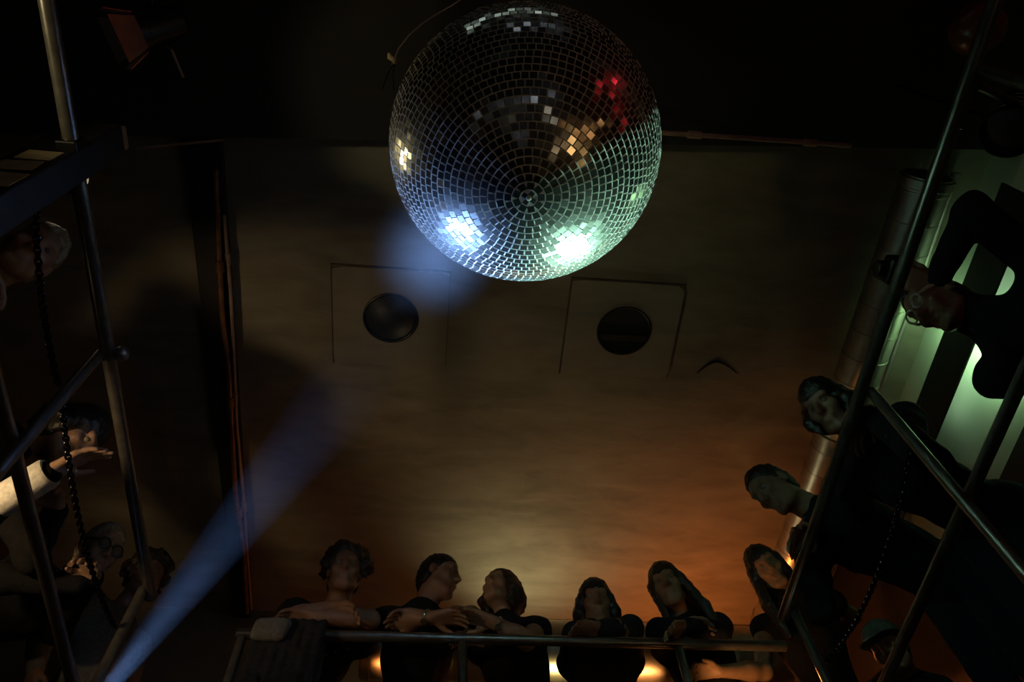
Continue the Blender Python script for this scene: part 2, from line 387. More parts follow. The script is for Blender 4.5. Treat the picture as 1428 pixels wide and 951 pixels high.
for i in range(rows):
    th = math.pi*(i+.5)/rows
    cnt = max(4, round(2*math.pi*RB*math.sin(th)/pitch)); off = random.random()
    w = 2*math.pi*RB*math.sin(th)/cnt
    for k in range(cnt):
        ph = 2*math.pi*(k+off)/cnt
        nrm = V((math.sin(th)*math.cos(ph), math.sin(th)*math.sin(ph), -math.cos(th)))
        c = nrm*(RB*.9935)
        j = .030
        nn = (nrm + V((random.gauss(0, j), random.gauss(0, j), random.gauss(0, j)))).normalized()
        t = V((-math.sin(ph), math.cos(ph), 0)); t = (t - nn*t.dot(nn)).normalized(); bt = nn.cross(t)
        hw, hh, ht = (w-.0036)/2, (pitch-.0036)/2, .0026
        vs = []
        for dz in (-.0015, ht):
            for sx, sy in ((-1, -1), (1, -1), (1, 1), (-1, 1)):
                vs.append(BC + tilt @ (c + t*(hw*sx) + bt*(hh*sy) + nn*dz))
        tl.add(vs, [(4,5,6,7),(0,1,5,4),(1,2,6,5),(2,3,7,6),(3,0,4,7)])
mt = tl.build('mirror_tiles', M['mirror'], eb, smooth=False)
mt.data.materials.append(M['grout'])
for i, p in enumerate(mt.data.polygons): p.material_index = 0 if i % 5 == 0 else 1
MB().lathe([(.001, -RB-.010), (.005, -RB-.009), (.007, -RB-.003), (.007, -RB+.01)], Matrix.Translation(BC) @ tilt.to_4x4(), 20).build('pole_cap', M['grout'], eb)
MB().lathe([(.07, RB-.01), (.07, RB+.012), (.03, RB+.02), (.02, RB+.05), (.001, RB+.05)], Matrix.Translation(BC) @ tilt.to_4x4(), 28).build('top_plate', M['can'], eb)
MB().torus(BC + tilt @ V((0, 0, RB+.062)), (1, 0, 0), .022, .005).build('eye_bolt', M['rail'], eb)
topb = BC + tilt @ V((0, 0, RB+.07))
hg = MB()
pts = [topb.lerp(V((topb.x, topb.y, FC)), i/24) for i in range(25)]
for i in range(24):
    c = (pts[i]+pts[i+1])/2; s = V((1, 0, 0)) if i % 2 else V((0, 1, 0)); l = (pts[1]-pts[0]).length*.7
    hg.tube([c + V((0, 0, l*math.cos(w))) + s*(.011*math.sin(w)) for w in [2*math.pi*k/10 for k in range(11)]], .004, 6, cap=False)
tag(hg.build('hanging_chain', M['chain'], None), 'steel chain holding the mirror ball under the ceiling', 'chain')
# safety cable with a clip, upper left of the ball
cb = empty('safety_cable', W(545, 82, Z=2.85), 'thin safety cable with a small orange clip left above the mirror ball', 'cable')
pa = [W(x, y, Z=2.85+.5*i/7) for i, (x, y) in enumerate([(547, 90), (556, 68), (570, 50), (588, 34), (606, 22), (630, 8), (660, -12), (690, -40)])]
pa[-1].z = FC
MB().tube(pa, .0028, 8).build('cable', M['conduit'], cb)
q = W(551, 85, Z=2.85)
MB().ball(q, (.011, .011, .019), None, 12).build('clip', M['cap'], cb)
q2 = W(542, 74, Z=2.85)
MB().tube([q, (q+q2)/2+V((-.008, 0, .0)), q2], [.007, .010, .004], 8).build('clip_lever', M['paper'], cb)
for dx in (-1, 1):
    MB().tube([q, W(545+dx*3, 100, Z=2.84), W(541+dx*8, 125, Z=2.82)], .0018, 6).build('loose_end', M['chain'], cb)
pa = [W(x, y, Z=z) for x, y, z in [(600, 72, 2.62), (640, 34, 2.72), (668, 12, 2.85), (705, 5, 2.95), (760, 14, 3.0)]] 
MB().tube(pa, .004, 8).build('cable_loop', M['conduit'], cb)

# ------------------------------------------------------------------ stage lamps
def stage_lamp(loc, target, label, lens_col, lens_e, r=.085, L=.22, anchor=None, group='stage lamps around the gallery', doors=False, slots=False, name='stage_lamp'):
    loc, target = V(loc), V(target); d = (target-loc).normalized(); M4 = frame_z(loc, d)
    e = empty(name, loc, label, 'stage lamp', group)
    MB().lathe([(.001, -L), (r*.55, -L), (r*.8, -L*.9), (r*.86, -L*.55), (r*.9, -.02), (r, -.015), (r, .012), (r*.93, .012), (r*.93, -.02), (r*.80, -L*.5), (.001, -L*.6)], M4, 32, close=False).build('housing', M['can'], e)
    lm = emis('lamp_lens', lens_col, lens_e)
    MB().lathe([(.001, -.006), (r*.5, -.008), (r*.92, -.014)], M4, 32, close=False).build('lens', lm, e)
    s = (M4.to_3x3() @ V((1, 0, 0)))
    y = MB(); a = M4 @ V((r*1.05, 0, -L*.45)); b = M4 @ V((-r*1.05, 0, -L*.45))
    back = (anchor - M4 @ V((0, 0, -L*.45))).normalized() if anchor is not None else V((0, 0, 1))
    back = (back - s*back.dot(s)).normalized()
    y.tube([a, a+back*r*1.5, (a+b)/2+back*r*1.75+s*r*.4, (a+b)/2+back*r*1.75-s*r*.4, b+back*r*1.5, b], .006, 8)
    y.build('yoke', M['can'], e)
    for p in (a, b): MB().ball(p, .014, None, 10).build('knob', M['can'], e)
    if anchor is not None:
        MB().tube([(a+b)/2+back*r*1.75, anchor], .010, 10).build('stem', M['can'], e)
    if doors:
        for k in range(4):
            w = math.pi/2*k; ax = V((math.cos(w), math.sin(w), 0)); sd = V((-math.sin(w), math.cos(w), 0))
            vs = [M4 @ (ax*r*.98 + sd*r*.8*sg + V((0, 0, .012))) for sg in (-1, 1)] + [M4 @ (ax*r*1.5 + sd*r*1.2*sg + V((0, 0, .012+r*1.3))) for sg in (1, -1)]
            o2 = [v + (M4.to_3x3() @ ax)*.003 for v in vs]
            MB().add(vs+o2, [(0,1,2,3),(7,6,5,4),(0,4,5,1),(1,5,6,2),(2,6,7,3),(3,7,4,0)]).build('barn_door', M['foil'], e, smooth=False)
    if slots:
        for k in range(4):
            z = -L*.25 - k*L*.13
            MB().torus(M4 @ V((0, 0, z)), d, r*.885, .0035, 28, 6).build('cooling_fin', M['foil'], e)
    return e
# ------------------------------------------------------------------ people: smooth-blended distance fields meshed with surface nets
class SDF:
    def __init__(s, lo, hi, h):
        s.h = h; s.lo = np.array(lo, float); s.n = np.maximum(4, np.ceil((np.array(hi)-s.lo)/h).astype(int)+1)
        s.d = np.full(s.n, 1.0, np.float32)
        s.ax = [s.lo[i]+h*np.arange(s.n[i]) for i in range(3)]
    def _slice(s, lo, hi, pad):
        a = np.clip(np.floor((np.array(lo)-pad-s.lo)/s.h).astype(int), 0, s.n-1)
        b = np.clip(np.ceil((np.array(hi)+pad-s.lo)/s.h).astype(int)+1, 1, s.n)
        sl = tuple(slice(a[i], max(b[i], a[i]+1)) for i in range(3))
        X, Y, Z = np.meshgrid(*[s.ax[i][sl[i]] for i in range(3)], indexing='ij', sparse=True)
        return sl, X, Y, Z
    def _mix(s, sl, d, k, sub=False):
        o = s.d[sl]
        if sub:
            s.d[sl] = np.maximum(o, -d); return
        if k > 0:
            hh = np.maximum(k-np.abs(o-d), 0)/k
            s.d[sl] = np.minimum(o, d) - hh*hh*k*.25
        else: s.d[sl] = np.minimum(o, d)
    def cone(s, a, b, ra, rb, k=.02, flat=None):
        a = np.array(a, float); b = np.array(b, float); r = max(ra, rb)
        sl, X, Y, Z = s._slice(np.minimum(a, b)-r, np.maximum(a, b)+r, k+3*s.h)
        ab = b-a; l2 = max(float(ab@ab), 1e-9)
        t = np.clip(((X-a[0])*ab[0]+(Y-a[1])*ab[1]+(Z-a[2])*ab[2])/l2, 0, 1)
        dx, dy, dz = X-(a[0]+ab[0]*t), Y-(a[1]+ab[1]*t), Z-(a[2]+ab[2]*t)
        if flat is not None:           # squash across a direction: an oval section
            f, q = np.array(flat[0], float), flat[1]
            c = dx*f[0]+dy*f[1]+dz*f[2]
            dx = dx+f[0]*c*(q-1); dy = dy+f[1]*c*(q-1); dz = dz+f[2]*c*(q-1)
        s._mix(sl, (np.sqrt(dx*dx+dy*dy+dz*dz)-(ra+(rb-ra)*t)).astype(np.float32), k)
    def ell(s, c, r, R, k=.02, sub=False):
        c = np.array(c, float); m = max(r)
        sl, X, Y, Z = s._slice(c-m, c+m, k+3*s.h)
        dx, dy, dz = X-c[0], Y-c[1], Z-c[2]
        q = [(dx*R[0][i]+dy*R[1][i]+dz*R[2][i])/r[i] for i in range(3)]
        l = np.sqrt(q[0]**2+q[1]**2+q[2]**2)
        g = np.sqrt((q[0]/r[0])**2+(q[1]/r[1])**2+(q[2]/r[2])**2)+1e-6
        s._mix(sl, (l*(l-1)/g).astype(np.float32), k, sub)
    def plane_cut(s, p, n):            # remove everything on the side n points to
        X, Y, Z = np.meshgrid(*s.ax, indexing='ij', sparse=True)
        s.d = np.maximum(s.d, ((X-p[0])*n[0]+(Y-p[1])*n[1]+(Z-p[2])*n[2]).astype(np.float32))
    def mesh(s, noise=0., freq=30., rough=None):
        d = s.d
        if noise:
            X, Y, Z = np.meshgrid(*s.ax, indexing='ij', sparse=True)
            w = np.sin(X*freq+1.3*np.sin(Y*freq*.7+Z*freq*.45))*np.sin(Y*freq*.9+1.1*np.sin(Z*freq*.8))*np.sin(Z*freq*.75+np.sin(X*freq*.6)+.7)
            d = d+(noise*w).astype(np.float32)
        d = d.copy()
        for ax in range(3):
            for e in (0, -1):
                ix = [slice(None)]*3; ix[ax] = e; d[tuple(ix)] = 1
        n = np.array(d.shape)-1; ins = d < 0
        cs = [(i, j, k) for i in (0, 1) for j in (0, 1) for k in (0, 1)]
        sh = lambda A, c: A[c[0]:c[0]+n[0], c[1]:c[1]+n[1], c[2]:c[2]+n[2]]
        cnt = sum(sh(ins, c).astype(np.int8) for c in cs)
        act = (cnt > 0) & (cnt < 8); idx = np.argwhere(act)
        if not len(idx): return np.zeros((0, 3)), np.zeros((0, 4), int)
        acc = np.zeros((len(idx), 3)); num = np.zeros(len(idx))
        val = [d[idx[:, 0]+c[0], idx[:, 1]+c[1], idx[:, 2]+c[2]] for c in cs]
        for a in range(8):
            for b in range(a+1, 8):
                df = np.array(cs[b])-np.array(cs[a])
                if np.abs(df).sum() != 1: continue
                m = (val[a] < 0) != (val[b] < 0)
                t = np.where(m, val[a]/np.where(m, val[a]-val[b], 1), 0)
                acc += np.where(m[:, None], np.array(cs[a])+df*t[:, None], 0); num += m
        vs = s.lo + (idx + acc/num[:, None])*s.h
        vid = np.full(n, -1); vid[act] = np.arange(len(idx)); F = []
        for ax in range(3):
            o1, o2 = [(1, 2), (2, 0), (0, 1)][ax]
            A = [slice(None)]*3; B = [slice(None)]*3; A[ax] = slice(0, -1); B[ax] = slice(1, None)
            ch = ins[tuple(A)] != ins[tuple(B)]; e = np.argwhere(ch)
            e = e[(e[:, o1] > 0) & (e[:, o2] > 0) & (e[:, o1] < n[o1]) & (e[:, o2] < n[o2])]
            def cell(u, v):
                q = e.copy(); q[:, o1] -= u; q[:, o2] -= v; return vid[q[:, 0], q[:, 1], q[:, 2]]
            quad = np.stack([cell(0, 0), cell(1, 0), cell(1, 1), cell(0, 1)], 1)
            fl = ~ins[e[:, 0], e[:, 1], e[:, 2]]
            quad[fl] = quad[fl][:, ::-1]; F.append(quad)
        F = np.concatenate(F); F = F[(F >= 0).all(1)]
        return vs, F[:, ::-1]
    def build(s, name, m, parent, noise=0., freq=30.):
        vs, fs = s.mesh(noise, freq)
        me = bpy.data.meshes.new(name)
        me.vertices.add(len(vs)); me.vertices.foreach_set('co', vs.astype(np.float32).ravel())
        me.loops.add(len(fs)*4); me.loops.foreach_set('vertex_index', fs.astype(np.int32).ravel())
        me.polygons.add(len(fs)); me.polygons.foreach_set('loop_start', np.arange(0, len(fs)*4, 4, dtype=np.int32))
        me.update(calc_edges=True); me.validate()
        me.polygons.foreach_set('use_smooth', [True]*len(me.polygons))
        me.materials.append(m)
        o = bpy.data.objects.new(name, me); COL.objects.link(o)
        o.parent = parent; o.matrix_parent_inverse = parent.matrix_world.inverted()
        return o

ARMLOG = []
def ik(S, Wp, l1, l2, hint):
    d = Wp-S; L = min(d.length, (l1+l2)*.995); u = d.normalized()
    x = (l1*l1-l2*l2+L*L)/(2*L); y = math.sqrt(max(0, l1*l1-x*x))
    h = (hint-u*hint.dot(u))
    h = h.normalized() if h.length > 1e-4 else u.orthogonal().normalized()
    return S+u*x+h*y, S+u*L

def basis(f, up):
    f = V(f).normalized(); up = V(up); r = f.cross(up).normalized(); u = r.cross(f)
    return r, f, u

def person(label, head, face, up=(0, 0, 1), yaw=None, skin='skin', hair='short', hairm='hair_black', top='cloth_black', sleeve='short',
           arms=(), s=1.0, body_f=None, shoulders=.185, trousers='denim', off=None, female=False, extra=None, turn=0., collar=False):
    """head: centre of the head; face: looking direction; arms: per side (wrist, hand direction, palm direction, elbow hint, curl) or None"""
    hd = V(head); r, f, u = basis(face, up)
    bf = V(body_f if body_f else (f.x, f.y, 0)); bf.z = 0; bf.normalize(); br = bf.cross(V((0, 0, 1)))
    hs = .93*s
    HP = lambda a, b, c: hd + (r*a + f*b + u*c)*hs
    nb = hd - u*.165*s - f*.035*s - bf*.035*s + V((0, 0, -.02*s))          # base of the neck
    pz = GF+.93*s; dz = nb.z-pz; TL = .54*s
    back = off if off is not None else math.sqrt(max(.0004, TL*TL-min(dz, TL)**2))
    pel = V((nb.x-bf.x*back, nb.y-bf.y*back, pz))
    root = empty('person', (pel.x, pel.y, GF), label, 'person')
    sp = (nb-pel).normalized()
    ch = pel.lerp(nb, .68)+bf*.015*s; wa = pel.lerp(nb, .30)+bf*.01*s
    tr = br.copy()
    if turn: tr = (Matrix.Rotation(turn, 3, sp) @ tr)
    tr = (tr-sp*tr.dot(sp)).normalized(); tf = sp.cross(tr)
    sw = shoulders*s*(.93 if female else 1)
    SH = [nb-sp*.055*s-tr*sw, nb-sp*.055*s+tr*sw]                       # left, right
    l1, l2 = .285*s, .255*s
    limbs = []
    for i in (0, 1):
        sg = -1 if i == 0 else 1
        a = arms[i] if len(arms) > i and arms[i] else None
        if a is None:
            a = (SH[i]+tr*sg*.08*s-V((0, 0, .50*s))+bf*.06*s, V((0, 0, -1))+bf*.2, -tr*sg, -bf+tr*sg*.4, .5)
        wr, hdn, pn, hint, curl = a
        el, wr2 = (V(hint[1]), V(wr)) if isinstance(hint, tuple) else ik(SH[i], V(wr), l1, l2, V(hint))
        ARMLOG.append((label[:28], i, round((el-SH[i]).length, 2), round((wr2-el).length, 2), [round(q, 2) for q in SH[i]]))
        limbs.append((SH[i], el, wr2, V(hdn).normalized(), V(pn).normalized(), sg, curl))
    hip = [pel-br*.085*s-V((0, 0, .04)), pel+br*.085*s-V((0, 0, .04))]
    kn = [h_+bf*.03-V((0, 0, .43*s)) for h_ in hip]; an = [V((k.x-bf.x*.03, k.y-bf.y*.03, GF+.075)) for k in kn]
    pts = [hd+u*.16*s, hd-u*.15*s, hd+f*.16*s, pel]+[q for l in limbs for q in (l[0], l[1], l[2], l[2]+l[3]*.2)]
    lo = np.min([list(p) for p in pts], 0)-.14; hi = np.max([list(p) for p in pts], 0)+.14
    lo[2] = GF-.0
    R = np.array([[r.x, f.x, u.x], [r.y, f.y, u.y], [r.z, f.z, u.z]])
    RT = np.array([[tr.x, tf.x, sp.x], [tr.y, tf.y, sp.y], [tr.z, tf.z, sp.z]])
    bx = lambda m: (np.minimum(lo, list(m)), np.maximum(hi, list(m)))
    lo = np.minimum(lo, np.min([list(p) for p in an+hip+kn], 0)-.12); hi = np.maximum(hi, np.max([list(p) for p in an+hip+kn], 0)+.12); lo[2] = GF-.005
    B = SDF(lo, hi, .0068)
    # ---- legs, trunk, neck
    for i in (0, 1):
        B.cone(hip[i], kn[i], .078*s, .052*s, .03); B.cone(kn[i], an[i], .052*s, .036*s, .02)
    B.cone(pel-br*.05*s, pel+br*.05*s, .10*s, .10*s, .04)
    B.cone(pel, wa, .105*s, .095*s, .05); B.ell(ch, (.142*s, .098*s, .19*s), RT, .05); B.cone(wa, ch, .10*s, .105*s, .05)
    B.cone(SH[0]-sp*.0, SH[1], .052*s, .052*s, .05)
    B.cone(nb-sp*.03*s, HP(0, -.02, -.06), .062*s if not female else .052*s, .052*s if not female else .044*s, .035)
    # ---- arms and hands
    for S_, E_, Wr, hn, pn, sg, curl in limbs:
        B.cone(S_, E_, .050*s, .040*s, .03); B.cone(E_, E_.lerp(Wr, .35), .040*s, .041*s, .02); B.cone(E_.lerp(Wr, .3), Wr, .041*s, .027*s, .02)
        pn = (pn-hn*pn.dot(hn)).normalized(); lat = hn.cross(pn).normalized()*sg      # towards the thumb
        kb = []
        for q, o in enumerate((.030, .010, -.010, -.028)):
            k0 = Wr+hn*(.088-.004*abs(q-1.2))*s+lat*o*s
            B.cone(Wr+hn*.012*s+lat*o*.5*s, k0, .015*s, .0125*s, .012); kb.append(k0)
        for q, ln in enumerate((.92, 1.02, .95, .76)):
            p = kb[q]; dr = (hn+lat*(.10-.07*q)).normalized()
            for j, (sl_, ra, rb) in enumerate(((.043, .0098, .0088), (.027, .0088, .0082), (.021, .0082, .007))):
                ang = curl*(.45, .65, .5)[j]*(1+.06*q)
                ax = dr.cross(pn).normalized()
                dr = (Matrix.Rotation(ang, 3, ax) @ dr).normalized()
                p2 = p+dr*sl_*ln*s; B.cone(p, p2, ra*s, rb*s, .004); p = p2
        t0 = Wr+hn*.022*s+lat*.020*s; td = (hn*.62+lat*.62+pn*(.28+.2*curl)).normalized()
        t1 = t0+td*.042*s; td2 = (td*.7+hn*.55+pn*.2*curl).normalized(); t2 = t1+td2*.032*s; t3 = t2+(td2+hn*.3).normalized()*.024*s
        B.cone(t0, t1, .016*s, .0115*s, .01); B.cone(t1, t2, .0115*s, .010*s, .005); B.cone(t2, t3, .010*s, .0078*s, .004)
    # ---- head
    B.ell(HP(0, -.008, .030), (.077*hs, .098*hs, .098*hs), R, .02)
    B.ell(HP(0, .022, -.040), (.061*hs, .072*hs, .086*hs), R, .03)
    B.cone(HP(-.018, .070, -.105), HP(.018, .070, -.105), .019*hs, .019*hs, .025)
    B.cone(HP(-.055, .01, -.075), HP(-.018, .072, -.105), .016*hs, .016*hs, .02); B.cone(HP(.055, .01, -.075), HP(.018, .072, -.105), .016*hs, .016*hs, .02)
    B.cone(HP(-.040, .078, .036), HP(.040, .078, .036), .013*hs, .013*hs, .018)
    B.cone(HP(-.046, .066, -.022), HP(-.046, .066, -.022), .020*hs, .020*hs, .02); B.cone(HP(.046, .066, -.022), HP(.046, .066, -.022), .020*hs, .020*hs, .02)
    for sg in (-1, 1):
        B.ell(HP(sg*.032, .100, .012), (.0175*hs,)*3, R, 0, sub=True)
        B.ell(HP(sg*.080, -.008, -.008), (.010*hs, .020*hs, .032*hs), R, .006)
    B.cone(HP(0, .092, .022), HP(0, .114, -.022), .0085*hs, .0135*hs, .010)
    B.cone(HP(-.013, .100, -.028), HP(.013, .100, -.028), .0085*hs, .0085*hs, .006)
    B.cone(HP(-.020, .090, -.060), HP(.020, .090, -.060), .0068*hs, .0068*hs, .004)
    B.cone(HP(-.017, .089, -.074), HP(.017, .089, -.074), .0075*hs, .0075*hs, .004)
    B.build('body', M[skin], root)
    for sg in (-1, 1): MB().ball(HP(sg*.032, .0785, .012), .0135*hs, None, 10).build('eye', M['eye'], root)
    # ---- top
    T = SDF(lo, hi, .0095); g = .013
    T.cone(pel-br*.05*s-V((0, 0, .02)), pel+br*.05*s-V((0, 0, .02)), .113*s, .113*s, .05); T.cone(pel, wa, .118*s+g*.3, .108*s, .05)
    T.ell(ch, (.152*s+g*.4, .108*s+g*.4, .205*s), RT, .05); T.cone(wa, ch, .112*s, .118*s, .05)
    T.cone(SH[0], SH[1], .050*s+g, .050*s+g, .05); T.cone(nb-sp*.05*s, nb+sp*.012*s, .085*s, .066*s, .04)
    if collar: T.cone(nb-sp*.02*s, HP(0, -.035, -.085), .080*s, .068*s, .04)
    if female:
        for sg in (-1, 1): T.ell(ch+tf*.095*s+tr*sg*.062*s-sp*.01*s, (.058*s, .050*s, .058*s), RT, .04)
    T.plane_cut(pel-sp*.10*s, tuple(-sp))
    for S_, E_, Wr, hn, pn, sg, curl in limbs:
        if sleeve == 'long':
            T.cone(S_, E_, .050*s+g, .040*s+g, .03); T.cone(E_, E_.lerp(Wr, .94), .042*s+g, .030*s+g*.8, .025)
        elif sleeve == 'short':
            e2 = S_.lerp(E_, .62); T.cone(S_, e2, .052*s+g, .050*s+g, .035)
        else: T.cone(S_, S_.lerp(E_, .12), .048*s+g, .048*s+g*.8, .03)
    T.build('coat' if sleeve == 'long' else 'shirt', M[top], root, noise=.006, freq=38)
    # ---- trousers and shoes
    lo2 = lo.copy(); hi2 = hi.copy(); hi2[2] = pel.z+.18
    Q = SDF(lo2, hi2, .011)
    for i in (0, 1):
        Q.cone(hip[i], kn[i], .092*s, .066*s, .03); Q.cone(kn[i], an[i]+V((0, 0, .02)), .066*s, .056*s, .02)
    Q.cone(pel-br*.05*s, pel+br*.05*s, .108*s, .108*s, .04)
    Q.plane_cut(pel+V((0, 0, .03)), (0, 0, 1))
    Q.build('trousers', M[trousers], root, noise=.005, freq=30)
    for i in (0, 1):
        a = an[i]; Z_ = SDF(np.array(a)-.26, np.array(a)+.26, .010)
        c = V((a.x, a.y, GF+.042))
        Z_.cone(c-bf*.05, c+bf*.10+br*(.012 if i else -.012), .040, .034, .03); Z_.cone(a, c-bf*.03, .048, .043, .03)
        Z_.plane_cut((0, 0, GF+.001), (0, 0, -1)); Z_.build('shoe', M['shoe'], root)
    # ---- hair
    cc = hd+u*.02
    H = SDF(np.array(cc)-.46, np.array(cc)+.30, .0075)
    front = lambda b, c, tilt=.5: H.plane_cut(HP(0, b, c), tuple(f*1.0 - u*tilt))
    if hair == 'short':
        H.ell(HP(0, -.012, .036), (.083*hs, .104*hs, .103*hs), R, .02); H.ell(HP(0, -.03, -.02), (.079*hs, .086*hs, .09*hs), R, .02)
        H.plane_cut(HP(0, .055, .05), tuple((f-u*.75).normalized())); H.plane_cut(HP(0, -.02, -.075), tuple((-u+f*.15).normalized()))
        ob = H.build('hair', M[hairm], root, noise=.006, freq=140)
    elif hair == 'curly':
        H.ell(HP(0, -.015, .045), (.098*hs, .115*hs, .112*hs), R, .02)
        for a in range(46):
            th = rng.uniform(0, 2*math.pi); z = rng.uniform(-.75, 1); q = math.sqrt(1-z*z)
            p = (math.cos(th)*q*.105, -.02+math.sin(th)*q*.115, .035+z*.115)
            if p[1] > .045 and p[2] < .07: continue
            H.ell(HP(*p), (rng.uniform(.022, .036)*hs,)*3, R, .012)
        front(.055, .055, .7); H.plane_cut(HP(0, 0, -.125), tuple(-u))
        ob = H.build('hair', M[hairm], root, noise=.011, freq=105)
    elif hair in ('bob', 'long', 'tail'):
        H.ell(HP(0, -.014, .036), (.087*hs, .108*hs, .106*hs), R, .02)
        ln = dict(bob=.13, long=.36, tail=.12)[hair]
        dn = (V((0, 0, -1))*.75 - u*.25 + (extra or V((0, 0, 0)))).normalized() if hair != 'bob' else -u
        for a in range(11):
            w = math.pi*(-.10+1.20*a/10); p = HP(math.cos(w)*.078, -.012-math.sin(w)*.085, .02)
            p2 = p+dn*ln*s*(.5)+(p-HP(0, -.01, .02))*.25; p3 = p+dn*ln*s+(p-HP(0, -.01, .02))*(.10 if hair == 'long' else -.1)
            H.cone(p, p2, .026*hs, .026*hs, .02); H.cone(p2, p3, .026*hs, .016*hs, .02)
        # open the face
        for dz_ in (0, -.06, -.12): H.ell(HP(0, .105, -.03+dz_), (.058*hs, .085*hs, .075*hs), R, 0, sub=True)
        H.ell(HP(0, .02, -.13), (.055*hs, .08*hs, .06*hs), R, 0, sub=True)
        ob = H.build('hair', M[hairm], root, noise=.005, freq=120)
        if hair == 'tail':
            H2 = SDF(np.array(cc)-.36, np.array(cc)+.30, .008); b0 = HP(0, -.11, .05)
            H2.ell(b0-f*.02, (.038*hs, .036*hs, .036*hs), R, .02); H2.build('hair_bun', M[hairm], root, noise=.004, freq=120)
    root['_'] = 0; del root['_']
    return dict(root=root, HP=HP, r=r, f=f, u=u, limbs=limbs, pel=pel, nb=nb, tf=tf, tr=tr, sp=sp, ch=ch, hs=hs, s=s)

def watch(P, side):
    S_, E_, Wr, hn, *_ = P['limbs'][side]; d = (Wr-E_).normalized(); c = Wr-d*.012
    w = MB(); w.torus(c, d, .029*P['s'], .006, 24, 8); w.build('watch_strap', M['watch'], P['root'])
    n = V((0, -.5, -1)); n = (n-d*n.dot(d)).normalized()
    MB().lathe([(.001, 0), (.015, 0), (.015, .008), (.001, .008)], frame_z(c+n*.028*P['s'], n), 16).build('watch_case', M['watch'], P['root'])
def glasses(P, m='white_frame', lens=True):
    HP, hs = P['HP'], P['hs']; g = MB()
    for sg in (-1, 1):
        g.torus(HP(sg*.033, .106, .010), P['f'], .024*hs, .0035, 20, 6)
        g.tube([HP(sg*.057, .104, .014), HP(sg*.076, .06, .014), HP(sg*.083, -.02, .010), HP(sg*.083, -.04, -.01)], [.004, .005, .005, .004], 8)
    g.tube([HP(-.010, .110, .014), HP(.010, .110, .014)], .003, 8)
    g.build('glasses', M[m], P['root'])

N0 = V((0, 0, 1))
def armrest(x, y, dirx, diry, up=.058):     # a wrist lying on the rail
    return V((x, y, RAIL+up))
PR = RAIL+.024
# ---- back row, left to right
BYR = BY
c = W(481, 797, Y=2.74)
P = person('curly-haired person in a printed black t-shirt leaning with crossed forearms on the back rail', c, (.10, -1, -.34), body_f=(.5, -.87, 0), hair='curly', hairm='hair_brown', top='cloth_black', shoulders=.168,
           arms=((W(440, 861, Y=2.60), V((-.95, -.1, -.05)), V((0, -.3, -1)), ('E', W(516, 864, Y=2.68)), .5), (W(462, 846, Y=2.64), V((1, -.25, -.35)), V((0, -.2, -1)), ('E', W(399, 864, Y=2.66)), .6)))
q = P['ch']+P['tf']*.128+P['sp']*.05
for (dx, dz, rr) in ((-.05, .01, .006), (-.03, .02, .004), (-.018, .025, .003), (-.004, .024, .003), (.008, .026, .003), (.022, .03, .012), (.045, .045, .010), (-.02, -.01, .006), (.0, -.025, .005), (.02, -.035, .005), (.05, .02, .006)):
    MB().ball(q+P['tr']*dx*1.6+P['sp']*dz*1.6+P['tf']*.004, (rr, rr, rr), None, 8).build('shirt_print', M['print'], P['root'])
c = W(612, 805, Y=2.76)
P = person('short-haired person in a black t-shirt and watch turning aside at the back rail', c, (.93, -.30, -.20), body_f=(.12, -1, 0), hair='short', top='cloth_black', shoulders=.16,
           arms=((W(592, 862, Y=2.64), V((-1, -.1, 0)), V((0, -.2, -1)), ('E', W(657, 858, Y=2.79)), .5), (W(600, 861, Y=2.60), V((1, -.2, -.05)), V((0, -.2, -1)), ('E', W(556, 864, Y=2.68)), .5)))
watch(P, 1)
c = W(699, 824, Y=2.77)
P = person('woman in a black sleeveless top tilting her head back, forearm along the back rail', c, (-.62, -.72, .18), up=(.12, .1, 1), body_f=(-.42, -.9, 0), hair='bob', hairm='hair_brown', skin='skin2', top='cloth_black', sleeve='none', female=True, s=.97, shoulders=.155,
           arms=((W(690, 868, Y=2.61), V((-.95, -.1, .25)), V((0, -.2, -1)), ('E', W(734, 894, Y=2.69)), .35), (W(672, 892, Y=2.82), V((-.9, -.2, -.1)), V((0, -.2, -1)), ('E', W(704, 906, Y=2.90)), .5)))
watch(P, 0)
c = W(831, 842, Y=2.76)
P = person('person with a dark bob and dark coat hunched over the back rail', c, (-.12, -1, -.42), body_f=(-.14, -1, 0), hair='bob', top='cloth_char', sleeve='long', female=True, s=.96, shoulders=.15,
           arms=((W(838, 876, Y=2.60), V((-.9, -.1, -.05)), V((0, -.2, -1)), ('E', W(880, 876, Y=2.68)), .7), (W(826, 874, Y=2.66), V((.9, -.2, 0)), V((0, -.2, -1)), ('E', W(802, 884, Y=2.7)), .7)))
c = W(931, 817, Y=2.74)
P = person('woman with long dark hair and dark sleeves drooping one hand over the back rail', c, (-.42, -.9, -.42), up=(-.12, 0, 1), body_f=(-.55, -.83, 0), hair='long', hairm='hair_brown', top='cloth_black', sleeve='long', female=True, skin='skin2', s=.98, shoulders=.15,
           arms=((W(954, 873, Y=2.60), V((-.75, -.35, -.45)), V((0, -.2, -1)), ('E', W(998, 884, Y=2.72)), .55), (W(944, 873, Y=2.65), V((.9, -.2, 0)), V((0, -.2, -1)), ('E', W(918, 880, Y=2.68)), .6)), extra=V((.38, .1, 0)))
